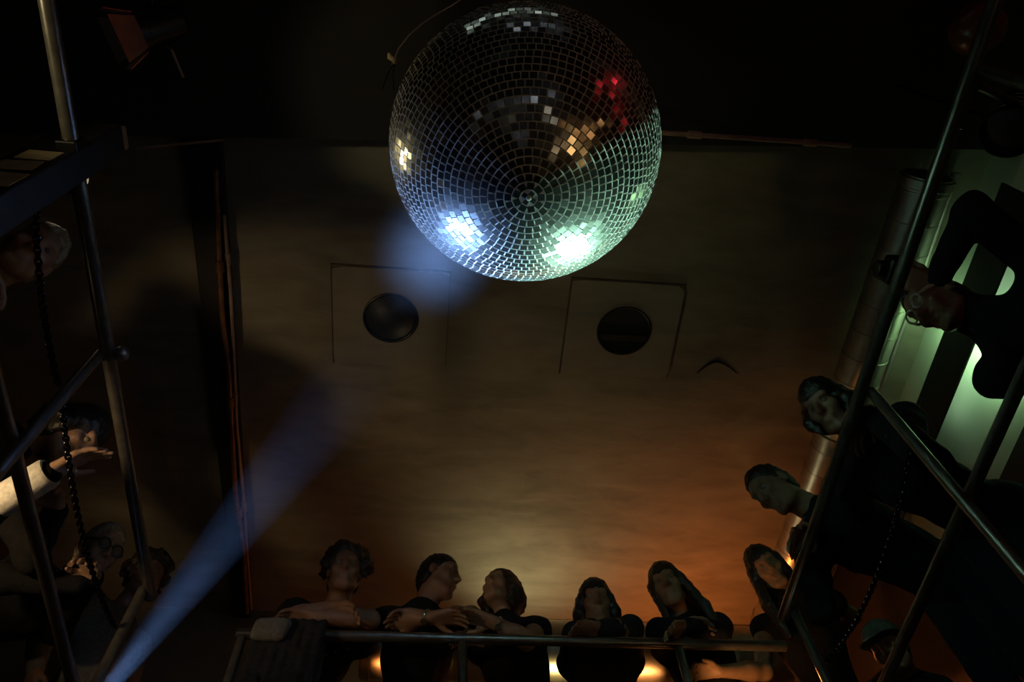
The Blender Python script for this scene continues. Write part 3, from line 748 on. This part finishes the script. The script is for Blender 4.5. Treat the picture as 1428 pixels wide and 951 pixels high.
# ---- the corner and the right side, nearest the corner first
c = W(1069, 792, Y=2.66)
P = person('black-haired person in the back right corner with one bare arm bent under the rail', c, (-.30, -.80, -.55), up=(-.45, -.12, 1), body_f=(-.55, -.85, 0), hair='long', top='cloth_black', sleeve='none', female=True, s=.98, skin='skin2',
           arms=((W(1152, 905, Y=2.95), V((-.6, -.1, -.8)), V((-.5, 0, .3)), ('E', W(1188, 858, Y=2.80)), .6),
                 (W(1003, 936, Y=2.80), V((-1, -.05, -.05)), V((0, -.5, -1)), V((.35, .1, -1)), .7)), extra=V((.10, .05, 0)))
c = W(1078, 682, X=1.42)
P = person('short-haired man in a dark jacket bending far over the right rail in profile', c, (-.80, -.10, -.62), up=(-.35, .0, 1), body_f=(-.98, -.20, 0), hair='short', top='cloth_black', sleeve='long', s=1.02,
           arms=((V((1.47, 2.0, RAIL+.08)), V((-.3, .9, -.1)), V((0, 0, -1)), V((1, -.1, .2)), .6),
                 (V((1.47, 2.12, RAIL+.085)), V((-.3, -.9, -.1)), V((0, 0, -1)), V((.6, .8, .1)), .6)))
c = W(1152, 566, X=1.46)
P = person('person with dark hair in a bun leaning out over the right rail and looking down', c, (-.72, -.35, -.62), up=(-.5, -.45, .75), body_f=(-.93, -.36, 0), hair='tail', top='cloth_black', sleeve='long', female=True, s=.98,
           arms=((V((1.52, 1.46, RAIL+.06)), V((-.1, .95, -.1)), V((0, 0, -1)), V((1, .1, -.3)), .7),
                 (V((1.51, 1.56, RAIL+.085)), V((-.1, -.95, -.1)), V((0, 0, -1)), V((1, .2, .2)), .6)))
c = W(1308, 424, X=1.67)
cam_p = W(1254, 384, X=1.53)
P = person('broad person in black with white-framed glasses bending over the right rail against the green light', c, (-.85, .10, -.35), up=(-.25, .0, 1), body_f=(-1, -.02, 0), hair='short', top='cloth_black', sleeve='long', s=1.04, shoulders=.19, collar=True,
           arms=((cam_p+V((.118, .01, -.03)), V((-1, -.05, .25)), V((0, .4, 1)), V((.5, -.8, -.2)), 1.1),
                 (V((1.90, 1.06, 3.74)), V((.3, -.9, .1)), V((0, 0, 1)), V((.8, .7, .1)), .6)))
glasses(P)
ec = empty('camera', cam_p, 'small dark rounded camera held out over the right rail in front of the duct', 'camera')
q = MB(); MB().box(cam_p-V((.028, .048, -.012)), cam_p+V((.030, .048, .085))).build('camera_body', M['can'], ec, smooth=False, bevel=.014)
MB().lathe([(.030, 0), (.030, .03), (.024, .034), (.001, .030)], frame_z(cam_p+V((-.026, 0, .05)), V((-1, 0, .1))), 24).build('lens_barrel', M['can'], ec)
MB().box(cam_p+V((.0, .02, .085)), cam_p+V((.012, .036, .092))).build('shutter_button', M['rail'], ec, smooth=False, bevel=.002)
c = W(1240, 905, X=1.69)
P = person('person in a grey brimmed cap crouching behind the right rail near the corner', c, (-.75, -.55, -.45), body_f=(-.10, -1, 0), hair='short', top='cloth_char', sleeve='long', shoulders=.14, s=.80, skin='skin2', off=.36,
           arms=(None, None))
HP, hs = P['HP'], P['hs']
cp = SDF(np.array(HP(0, .03, .05))-.25, np.array(HP(0, .03, .05))+.25, .0075)
Rm = np.array([[P['r'].x, P['f'].x, P['u'].x], [P['r'].y, P['f'].y, P['u'].y], [P['r'].z, P['f'].z, P['u'].z]])
cp.ell(HP(0, -.01, .05), (.098*hs, .115*hs, .105*hs), Rm, .02); cp.plane_cut(HP(0, 0, .045), tuple(-P['u']))
cp.ell(HP(0, .075, .05), (.098*hs, .125*hs, .016*hs), Rm, .015)
cp.build('cap', M['cloth_grey'], P['root'])
# ---- left side, nearest the camera first
c = W(44, 352, X=-1.36)
P = person('grey-blond person at the left rail just behind the black column', c, (.55, -.55, -.5), up=(.2, 0, 1), body_f=(1, -.1, 0), hair='short', hairm='hair_grey', top='cloth_black', sleeve='long', skin='skin2',
           arms=((V((-1.34, 1.12, 3.62)), V((.1, -.9, -.1)), V((0, 0, -1)), V((-.6, .8, .1)), .6),
                 (V((-1.34, .98, 3.66)), V((.1, .9, -.1)), V((0, 0, -1)), V((-.6, -.8, .1)), .6)))
c = W(104, 603, X=-1.34)
P = person('black-haired person bowing over the left rail with a white cuff and lit hand', c, (.72, .28, -.75), up=(.55, 0, .8), body_f=(1, .05, 0), hair='bob', top='cloth_black', sleeve='long', skin='skin2',
           arms=((V((-1.30, 1.88, 3.66)), V((.1, -.9, -.2)), V((0, 0, -1)), V((-.6, .8, .1)), .6), (W(72, 657, X=-1.22), W(125, 630, X=-1.13)-W(72, 657, X=-1.22), V((.2, .5, -1)), ('E', W(-20, 712, X=-1.40)), .4)))
S_, E_, Wr, hn, *_ = P['limbs'][1]
d = (Wr-E_).normalized()
MB().lathe([(.044, -.175), (.052, -.17), (.050, -.01), (.046, 0), (.036, 0), (.043, -.16)], frame_z(Wr-d*.005, d), 24).build('white_cuff', M['cloth_white'], P['root'])
c = W(139, 768, X=-1.40)
P = person('grey-haired man in dark glasses at the left rail, chin on his hand', c, (.55, -.45, -.38), up=(-.1, 0, 1), body_f=(1, -.1, 0), hair='short', hairm='hair_grey', top='cloth_black', sleeve='long', skin='skin2',
           arms=((V((-1.20, 2.16, 3.70)), V((.1, -.9, -.2)), V((0, 0, -1)), V((-.6, .8, .1)), .6),
                 (W(112, 815, X=-1.30), V((-.15, .15, 1)), V((-.5, .5, .1)), V((.2, -.6, -1)), 1.0)))
glasses(P, 'can')
c = W(203, 806, X=-1.46)
P = person('curly-haired person in a patterned grey top half hidden by the left corner post', c, (.6, -.7, -.3), body_f=(.8, -.5, 0), hair='curly', hairm='hair_brown', top='cloth_grey', sleeve='long', s=.98,
           arms=(None, None))
# ---- things people brought
jk = SDF((-.75, 2.40, 3.30), (-.38, 2.78, 3.95), .009)
for y, z0, z1 in ((BYR-.047, 3.34, RAIL+.006), (BYR+.047, 3.46, RAIL+.006)):
    for i in range(7):
        x = -.70+.04*i; jk.cone((x, y+.008*math.sin(i*2.1), z0+.02*math.sin(i*1.7)), (x+.012, y, z1), .022, .019, .02)
for i in range(7): jk.cone((-.70+.04*i+.012, BYR-.047, RAIL+.012), (-.70+.04*i+.012, BYR+.047, RAIL+.012), .014, .014, .02)
jroot = empty('jacket', (-.57, BYR, 3.34), 'dark jacket with a pale collar hung over the back rail beside the curly-haired person', 'jacket')
jk.build('cloth', M['cloth_char'], jroot, noise=.007, freq=45)
jc = SDF((-.75, 2.40, 3.60), (-.45, 2.70, 3.90), .008)
for i in range(9): jc.cone((-.70+.014*i, BYR-.078, 3.715+.006*(i%2)), (-.695+.0145*i, BYR-.076, RAIL-.02), .012, .012, .03)
jc.build('collar', M['cloth_grey'], jroot)

for q in ARMLOG: print('ARM', q)
# ------------------------------------------------------------------ lamps and light
def RB_dir(): pass
blue_p = ROT @ V(((112-CX)/FPX*2.72, -(1006-CY)/FPX*2.72, -2.72)) + V((0, 0, EYE))
blue_t = ROT @ V(((652-CX)/FPX*2.2, -(330-CY)/FPX*2.2, -2.2)) + V((0, 0, EYE))
sl = stage_lamp(blue_p, blue_t, 'stage lamp throwing the blue beam from the left corner post', (.35, .55, 1), 3, .05, .16, anchor=V((LX-.02, 2.385, blue_p.z-.05)))
bd = (blue_t-blue_p).normalized()
light('blue_beam', 'SPOT', blue_p+bd*.03, (.20, .38, 1.0), P_BEAM, sl, blue_t, spot_size=math.radians(7.5), spot_blend=.5, shadow_soft_size=.02)
light('blue_wash', 'SPOT', blue_p+bd*.03, (.26, .47, 1.0), P_BLUE, sl, BC+V((-.06, .05, -.06)), spot_size=math.radians(18), spot_blend=1., shadow_soft_size=.045)
grn_p = ROT @ V(((1120-CX)/FPX*3.0, -(1010-CY)/FPX*3.0, -3.0)) + V((0, 0, EYE))
sl = stage_lamp(grn_p, BC, 'stage lamp throwing pale green light on the mirror ball from the right corner', (.65, 1, .85), 1.5, .055, .17, anchor=V((RX+.035, 2.40, grn_p.z-.05)))
gd = (BC-grn_p).normalized()
light('green_wash', 'SPOT', grn_p+gd*.03, (.50, 1.0, .72), P_GREEN, sl, BC+V((.12, .1, -.1)), spot_size=math.radians(19), spot_blend=.9, shadow_soft_size=.05)
# warm lamp upper left, catching the rail and the left edge of the ball
wl_p = W(196, 44, Z=3.15)
wl = stage_lamp(wl_p, wl_p+V((-.35, .12, -.25)), 'dim warm stage lamp with metal flaps hanging above the left rail', (1, .8, .45), .25, .07, .17, anchor=V((wl_p.x, wl_p.y, FC)), doors=True, name='hanging_stage_lamp')
l3_p = V((-1.80, .22, EYE+1.62))
l3 = stage_lamp(l3_p, V((-1.12, .45, EYE+2.28)), 'warm stage lamp on the left gallery beside the column', (1, .8, .45), .6, .06, .15, anchor=V((-1.86, .22, GF)))
light('warm_column', 'SPOT', l3_p+V((.03, .01, .03)), (1, .80, .42), P_COL, l3, V((-1.12, .42, EYE+2.28)), spot_size=math.radians(34), spot_blend=.7, shadow_soft_size=.05)
lf_p = W(106, 246, Z=3.0)
lf = stage_lamp(lf_p, BC, 'small warm stage lamp above the left gallery hidden behind the black column', (1, .82, .5), 8, .05, .13, anchor=V((lf_p.x-.1, lf_p.y+.04, CEIL)))
ld = (BC-lf_p).normalized()
light('warm_left', 'SPOT', lf_p+ld*.03, (1, .80, .36), P_WARML, lf, BC+V((-.2, 0, 0)), spot_size=math.radians(29), spot_blend=1., shadow_soft_size=.05)
# low warm lamp behind the left crowd
l2_p = V((-1.66, 1.40, EYE+1.66))
l2 = stage_lamp(l2_p, V((-1.2, 1.75, 3.6)), 'small warm lamp standing low between two people on the left gallery', (1, .75, .4), 6, .04, .10, anchor=V((l2_p.x-.05, l2_p.y-.05, GF)))
light('warm_crowd_left', 'SPOT', l2_p+V((.02, .02, .03)), (1, .66, .32), P_WARMC, l2, V((-1.27, 1.90, 3.80)), spot_size=math.radians(84), spot_blend=.6, shadow_soft_size=.05)
# lamps on the back wall, hidden by the duct
def wall_lamp(loc, label, col, e):
    t = empty('wall_lamp', loc, label, 'wall lamp', 'small lamps on the back wall behind the duct')
    MB().box((loc[0]-.05, YB-.02, loc[2]-.06), (loc[0]+.05, YB, loc[2]+.06)).build('back_plate', M['can'], t, smooth=False, bevel=.004)
    MB().tube([(loc[0], YB-.02, loc[2]-.03), (loc[0], loc[1], loc[2]-.03)], .008, 8).build('arm', M['can'], t)
    MB().lathe([(.02, -.03), (.022, 0), (.001, 0)], Matrix.Translation(loc), 16).build('socket', M['can'], t)
    MB().ball(V(loc)+V((0, 0, .028)), .028, None, 14).build('bulb', emis('bulb', col, e), t)
    return t
o_p = V((1.52, 3.70, EYE+2.80))
t = wall_lamp(o_p, 'orange bulb on the back wall behind the duct near the right corner', (1, .30, .07), 8)
light('orange_glow', 'POINT', o_p+V((0, -.0, .09)), (1, .24, .045), P_ORANGE, t, shadow_soft_size=.05)
y_p = V((.45, 3.72, EYE+2.97))
t = wall_lamp(y_p, 'yellowish bulb on the back wall behind the middle of the duct', (1, .75, .35), 4)
light('yellow_glow', 'SPOT', y_p+V((0, -.01, .09)), (1, .86, .46), P_YELLOW, t, V((.62, 3.25, CEIL)), spot_size=math.radians(140), spot_blend=1., shadow_soft_size=.06)
# lamps low on the back gallery that light the belly of the duct
def floor_lamp(loc, label, col, e):
    t = empty('gallery_lamp', (loc[0], loc[1], GF), label, 'floor lamp', 'small lamps standing on the back gallery')
    MB().lathe([(.065, 0), (.065, .02), (.015, .03)], Matrix.Translation((loc[0], loc[1], GF)), 20).build('base', M['can'], t)
    MB().tube([(loc[0], loc[1], GF+.02), loc], .010, 10).build('pole', M['can'], t)
    MB().ball(V(loc)+V((0, 0, .03)), .035, None, 14).build('bulb', emis('bulb', col, e), t)
    return t
for (x, y, z, col, p, lab) in ((.64, 3.44, EYE+1.90, (1, .72, .24), P_D1, 'yellow gallery lamp under the duct behind the two middle women'),
                               (1.10, 3.44, EYE+1.90, (1, .36, .09), P_D2, 'orange gallery lamp under the duct near the right corner'),
                               (-.20, 3.44, EYE+1.90, (1, .30, .06), P_D3, 'orange gallery lamp under the left end of the duct')):
    t = floor_lamp(V((x, y, z)), lab, col, 6)
    light('duct_glow', 'SPOT', V((x, y, z+.10)), col, p, t, V((x, 3.34, EYE+2.75)), spot_size=math.radians(14), spot_blend=.8, shadow_soft_size=.03)
a_p = V((1.13, 2.72, EYE+1.82))
t = floor_lamp(a_p, 'orange gallery lamp just behind the back rail near the right corner', (1, .42, .12), 4)
light('arm_glow', 'SPOT', a_p+V((.03, .0, .09)), (1, .42, .11), P_ARM, t, W(1052, 900, Y=2.74), spot_size=math.radians(64), spot_blend=.7, shadow_soft_size=.03)
# fluorescent batten on the right wall
tb = empty('wall_mounted_batten', (2.42, 1.6, EYE+3.34), 'long black batten along the right wall hiding a greenish fluorescent tube', 'light batten')
MB().box((2.338, .80, EYE+3.015), (2.350, 2.75, EYE+3.235)).build('cover', M['black'], tb, smooth=False, bevel=.003)
for y in (.84, 2.2, 2.7): MB().box((2.348, y, EYE+3.11), (XR, y+.02, EYE+3.14)).build('bracket', M['black'], tb, smooth=False)
MB().tube([(2.40, 1.15, EYE+3.16), (2.40, 1.95, EYE+3.16)], .013, 14).build('tube', emis('tube_glow', (.66, 1.0, .66), 3), tb)
lt = light('batten_glow', 'AREA', V((2.375, 1.56, EYE+3.16)), (.55, 1.0, .46), P_TUBE, tb, V((2.6, 1.56, EYE+3.19)), shape='RECTANGLE', size=.12, size_y=.55)
# lights over the front gallery and dance floor, seen only in the mirrors
ft = MB(); 
for (x0, x1, y, z, s, c, lab) in ((-.55, .45, -.55, 4.75, 1.3, (.8, 1, .85), 'fluorescent tube under the front ceiling nearest the ball'),
                                  (-.3, .9, -1.35, 4.6, 1.0, (.75, .9, 1), 'fluorescent tube under the front ceiling farther from the ball')):
    e = empty('ceiling_tube', (x0, y, z), lab, 'tube light', 'tube lights under the front ceiling')
    MB().box((x0-.04, y-.03, z+.02), (x1+.04, y+.03, z+.06)).build('batten', M['can'], e, smooth=False)
    MB().tube([(x0, y, z), (x1, y, z)], .013, 12).build('tube', emis('tube_glow', c, s), e)
    for x in (x0+.1, x1-.1): MB().tube([(x, y, z+.05), (x, y, FC)], .006, 8).build('hanger_rod', M['can'], e)
for (p, col, s, r, lab) in (((1.18, -.22, 3.86), (1, .03, .05), 2.5, .07, 'red stage lamp on the front end of the right rail'),
                            ((1.75, -.9, 3.2), (1, .05, .05), 2, .06, 'red stage lamp low on the front right gallery'),
                            ((2.0, -.27, .9), (1, .60, .22), 1.6, .27, 'amber flood lamp standing on the dance floor, right of its twin'),
                            ((1.22, -.28, .9), (1, .70, .38), 1.0, .21, 'amber flood lamp standing on the dance floor, left of its twin'),
                            ((-.2, -.35, 1.2), (.8, .85, 1), .8, .06, 'small white stage lamp on the dance floor')):
    stage_lamp(V(p), BC, lab, col, s, r, r*2.2, anchor=V((p[0]*1.05, p[1]*1.05, 0 if p[2] < 2.5 else 2.8)))
for (d0, d1, n_, col, s_, rr, lab) in (((.70, -.02, -.52), (.42, -.30, -.86), 13, (1, .58, .20), 2.6, .035, 'string of amber bulbs low along the dance floor wall, nearer the middle'),
                              ((.76, -.26, -.48), (.50, -.52, -.70), 12, (1, .48, .16), 2.4, .035, 'string of amber bulbs low along the dance floor wall, nearer the right rail'),
                              ((.66, -.66, .04), (.88, -.42, -.10), 7, (1, .04, .05), 1.6, .028, 'string of red bulbs on the front right gallery wall'),
                              ((-.55, -.45, -.62), (.20, -.72, -.52), 9, (.85, .9, 1), .7, .035, 'string of small white bulbs low beside the dance floor')):
    e = empty('bulb_string', BC+V(d0)*1.7, lab, 'string of bulbs', 'strings of bulbs around the dance floor')
    ps = []
    for i in range(n_):
        d = V(d0).lerp(V(d1), i/(n_-1)) + V((random.gauss(0, .05), random.gauss(0, .05), random.gauss(0, .05)))
        d.normalize(); q = 3.0/max(.05, -d.z) if d.z < -.3 else 9
        if d.x > .05: q = min(q, (2.25-BC.x)/d.x)
        if d.x < -.05: q = min(q, (2.3+BC.x)/-d.x)
        if d.y < -.05: q = min(q, (2.7+BC.y)/-d.y)
        ps.append(BC + d*q*random.uniform(.93, 1.))
    rr = rr*(ps[0]-BC).length/1.65
    MB().tube(ps, .004, 6).build('cord', M['can'], e)
    bm_ = emis('bulb', col, s_)
    for p in ps: MB().ball(p-V((0, 0, rr)), rr*random.uniform(.7, 1.2), None, 10).build('bulb', bm_, e)
# dim lamp and fixtures, top right
g_p = W(1362, 40, Z=3.02)
e = empty('globe_lamp', g_p, 'brown glass globe lamp hanging in the dark upper right corner', 'hanging lamp')
MB().lathe([(.045, .085), (.075, .06), (.095, .02), (.098, -.01), (.088, -.045), (.06, -.078), (.02, -.095), (.001, -.097)], Matrix.Translation(g_p), 32, close=False).build('shade', M['brass'], e)
MB().lathe([(.05, .08), (.05, .11), (.02, .13), (.001, .13)], Matrix.Translation(g_p), 24).build('fitter', M['can'], e)
MB().tube([g_p+V((0, 0, .12)), V((g_p.x, g_p.y, FC))], .006, 8).build('cord', M['can'], e)
fl_p = W(1405, 185, Z=2.95)
stage_lamp(fl_p, fl_p+V((-.9, .5, -1.1)), 'unlit black stage lamp with ribbed housing hanging above the right rail', (.02, .02, .02), 0, .10, .24, anchor=V((fl_p.x, fl_p.y, FC)), slots=True, name='hanging_stage_lamp')
pb = [W(1366, 120, Z=2.98), W(1428, 150, Z=2.98)]; dv = (pb[1]-pb[0]).normalized()
pipe('lamp_bar', [pb[0], pb[0]+dv*.12, pb[0]+dv*.8], .017, 'rail', 'grey lamp bar crossing the upper right corner', 'pipe')
cl = MB(); cp = W(1328, 184, Z=2.95)
bk = [W(x, y, Z=2.95) for x, y in [(1330, 150), (1324, 160), (1326, 170), (1334, 177), (1342, 178)]]
e = empty('rail_clamp', bk[0], 'small curved metal clamp glinting beside the upper right rail', 'clamp')
MB().tube(bk, .008, 8).build('hook', M['rail'], e)
for i, (x, y) in enumerate([(1318, 186), (1325, 183), (1324, 191), (1331, 188)]):
    MB().ball(W(x, y, Z=2.95), .006, None, 8).build('bolt', M['watch'], e)
MB().tube([bk[0], V((bk[0].x, bk[0].y, FC))], .006, 8).build('stem', M['can'], e)
rd = [W(222, 25, Z=3.2), W(236, 62, Z=3.2), W(256, 108, Z=3.2)]; rd = [rd[0]+(rd[0]-rd[2])*1.2]+rd
pipe('hanging_rod', rd, .005, 'conduit', 'thin pale rod slanting beside the dim lamp at upper left', 'rod')

# ------------------------------------------------------------------ haze: real scattering, lit by the blue lamp
hz = bpy.data.materials.new('haze'); hz.use_nodes = True
nt = hz.node_tree; nt.nodes.clear(); L = nt.links.new
out = nt.nodes.new('ShaderNodeOutputMaterial'); vs = nt.nodes.new('ShaderNodeVolumeScatter')
vs.inputs['Anisotropy'].default_value = .0; vs.inputs['Color'].default_value = (.85, .92, 1, 1)
tc = nt.nodes.new('ShaderNodeTexCoord'); nz = nt.nodes.new('ShaderNodeTexNoise'); nz.inputs['Scale'].default_value = 3.2; nz.inputs['Detail'].default_value = 3
sp = nt.nodes.new('ShaderNodeSeparateXYZ'); L(tc.outputs['Generated'], sp.inputs[0])
L(tc.outputs['Object'], nz.inputs['Vector'])
rp = nt.nodes.new('ShaderNodeValToRGB'); e_ = rp.color_ramp.elements      # density thinned along the beam to shape how its light fades
e_[0].position = 0; e_[0].color = (.9, .9, .9, 1); e_[1].position = 1; e_[1].color = (0, 0, 0, 1)
for p, v in ((.12, .75), (.30, .75), (.45, .72), (.60, .62), (.72, .36), (.85, .10)):
    k = e_.new(p); k.color = (v, v, v, 1)
L(sp.outputs['Z'], rp.inputs['Fac'])
ml = nt.nodes.new('ShaderNodeMath'); ml.operation = 'MULTIPLY'; L(nz.outputs['Fac'], ml.inputs[0]); L(rp.outputs['Color'], ml.inputs[1])
m2 = nt.nodes.new('ShaderNodeMath'); m2.operation = 'MULTIPLY'; m2.inputs[1].default_value = HAZE; L(ml.outputs[0], m2.inputs[0])
L(m2.outputs[0], vs.inputs['Density']); L(vs.outputs[0], out.inputs['Volume'])
LB = (blue_t-blue_p).length
hm = MB().lathe([(.001, 0), (.02, 0), (.145, LB*.9), (.001, LB*.9)], Matrix.Identity(4), 32)
ho = hm.build('haze', hz, None); ho.matrix_world = frame_z(blue_p+bd*.03, bd)
tag(ho, 'blue haze drifting in the long light beam from the lower left corner', 'haze', None, 'stuff')
h2 = bpy.data.materials.new('haze_puff'); h2.use_nodes = True; nt = h2.node_tree; nt.nodes.clear(); L = nt.links.new  # local puff added to make the glow beside the ball
out = nt.nodes.new('ShaderNodeOutputMaterial'); vs = nt.nodes.new('ShaderNodeVolumeScatter'); vs.inputs['Color'].default_value = (.9, .95, 1, 1)
tc = nt.nodes.new('ShaderNodeTexCoord'); gr = nt.nodes.new('ShaderNodeTexGradient'); gr.gradient_type = 'QUADRATIC_SPHERE'
L(tc.outputs['Object'], gr.inputs['Vector'])
m2 = nt.nodes.new('ShaderNodeMath'); m2.operation = 'MULTIPLY'; m2.inputs[1].default_value = PUFF; L(gr.outputs['Fac'], m2.inputs[0])
L(m2.outputs[0], vs.inputs['Density']); L(vs.outputs[0], out.inputs['Volume'])
pc = ROT @ V(((606-CX)/FPX*2.42, -(352-CY)/FPX*2.42, -2.42)) + V((0, 0, EYE))
ho = MB().ball((0, 0, 0), 1., None, 24).build('haze', h2, None); ho.matrix_world = Matrix.Translation(pc) @ Matrix.Diagonal((.22, .22, .22, 1))
tag(ho, 'puff of haze added for the blue glow at the lower left of the mirror ball', 'haze', None, 'stuff')

# ------------------------------------------------------------------ world and output
w = bpy.data.worlds.new('world'); scene.world = w; w.use_nodes = True
bg = w.node_tree.nodes['Background']; bg.inputs[0].default_value = (1, .95, .85, 1); bg.inputs[1].default_value = 0
for (p, lab) in ((V((-1.0, -1.8, .45)), 'added fill lamp low on the dance floor, left of the camera'), (V((1.1, -1.9, .45)), 'added fill lamp low on the dance floor, right of the camera')):
    e = stage_lamp(p, V((.1, 1.6, 5.1)), lab, (1, .9, .7), .3, .22, .3, anchor=V((p.x, p.y-.05, 0)))
    light('flood', 'SPOT', p+V((0, .05, .08)), (1, .90, .68), P_FILL, e, V((.1, 1.6, 5.1)), spot_size=math.radians(100), spot_blend=.9, shadow_soft_size=.22)  # unseen lamps added as ambient fill for the ceiling and room
vs_ = scene.view_settings; scene.display_settings.display_device = 'sRGB'
vs_.view_transform = 'Standard'; vs_.look = 'None'; vs_.exposure = 0; vs_.gamma = 1; vs_.use_curve_mapping = False
cy = scene.cycles
cy.use_denoising = True; cy.caustics_reflective = False; cy.caustics_refractive = False
cy.max_bounces = 6; cy.diffuse_bounces = 3; cy.glossy_bounces = 4; cy.volume_bounces = 0
cy.sample_clamp_indirect = 3; cy.volume_step_rate = 1.5
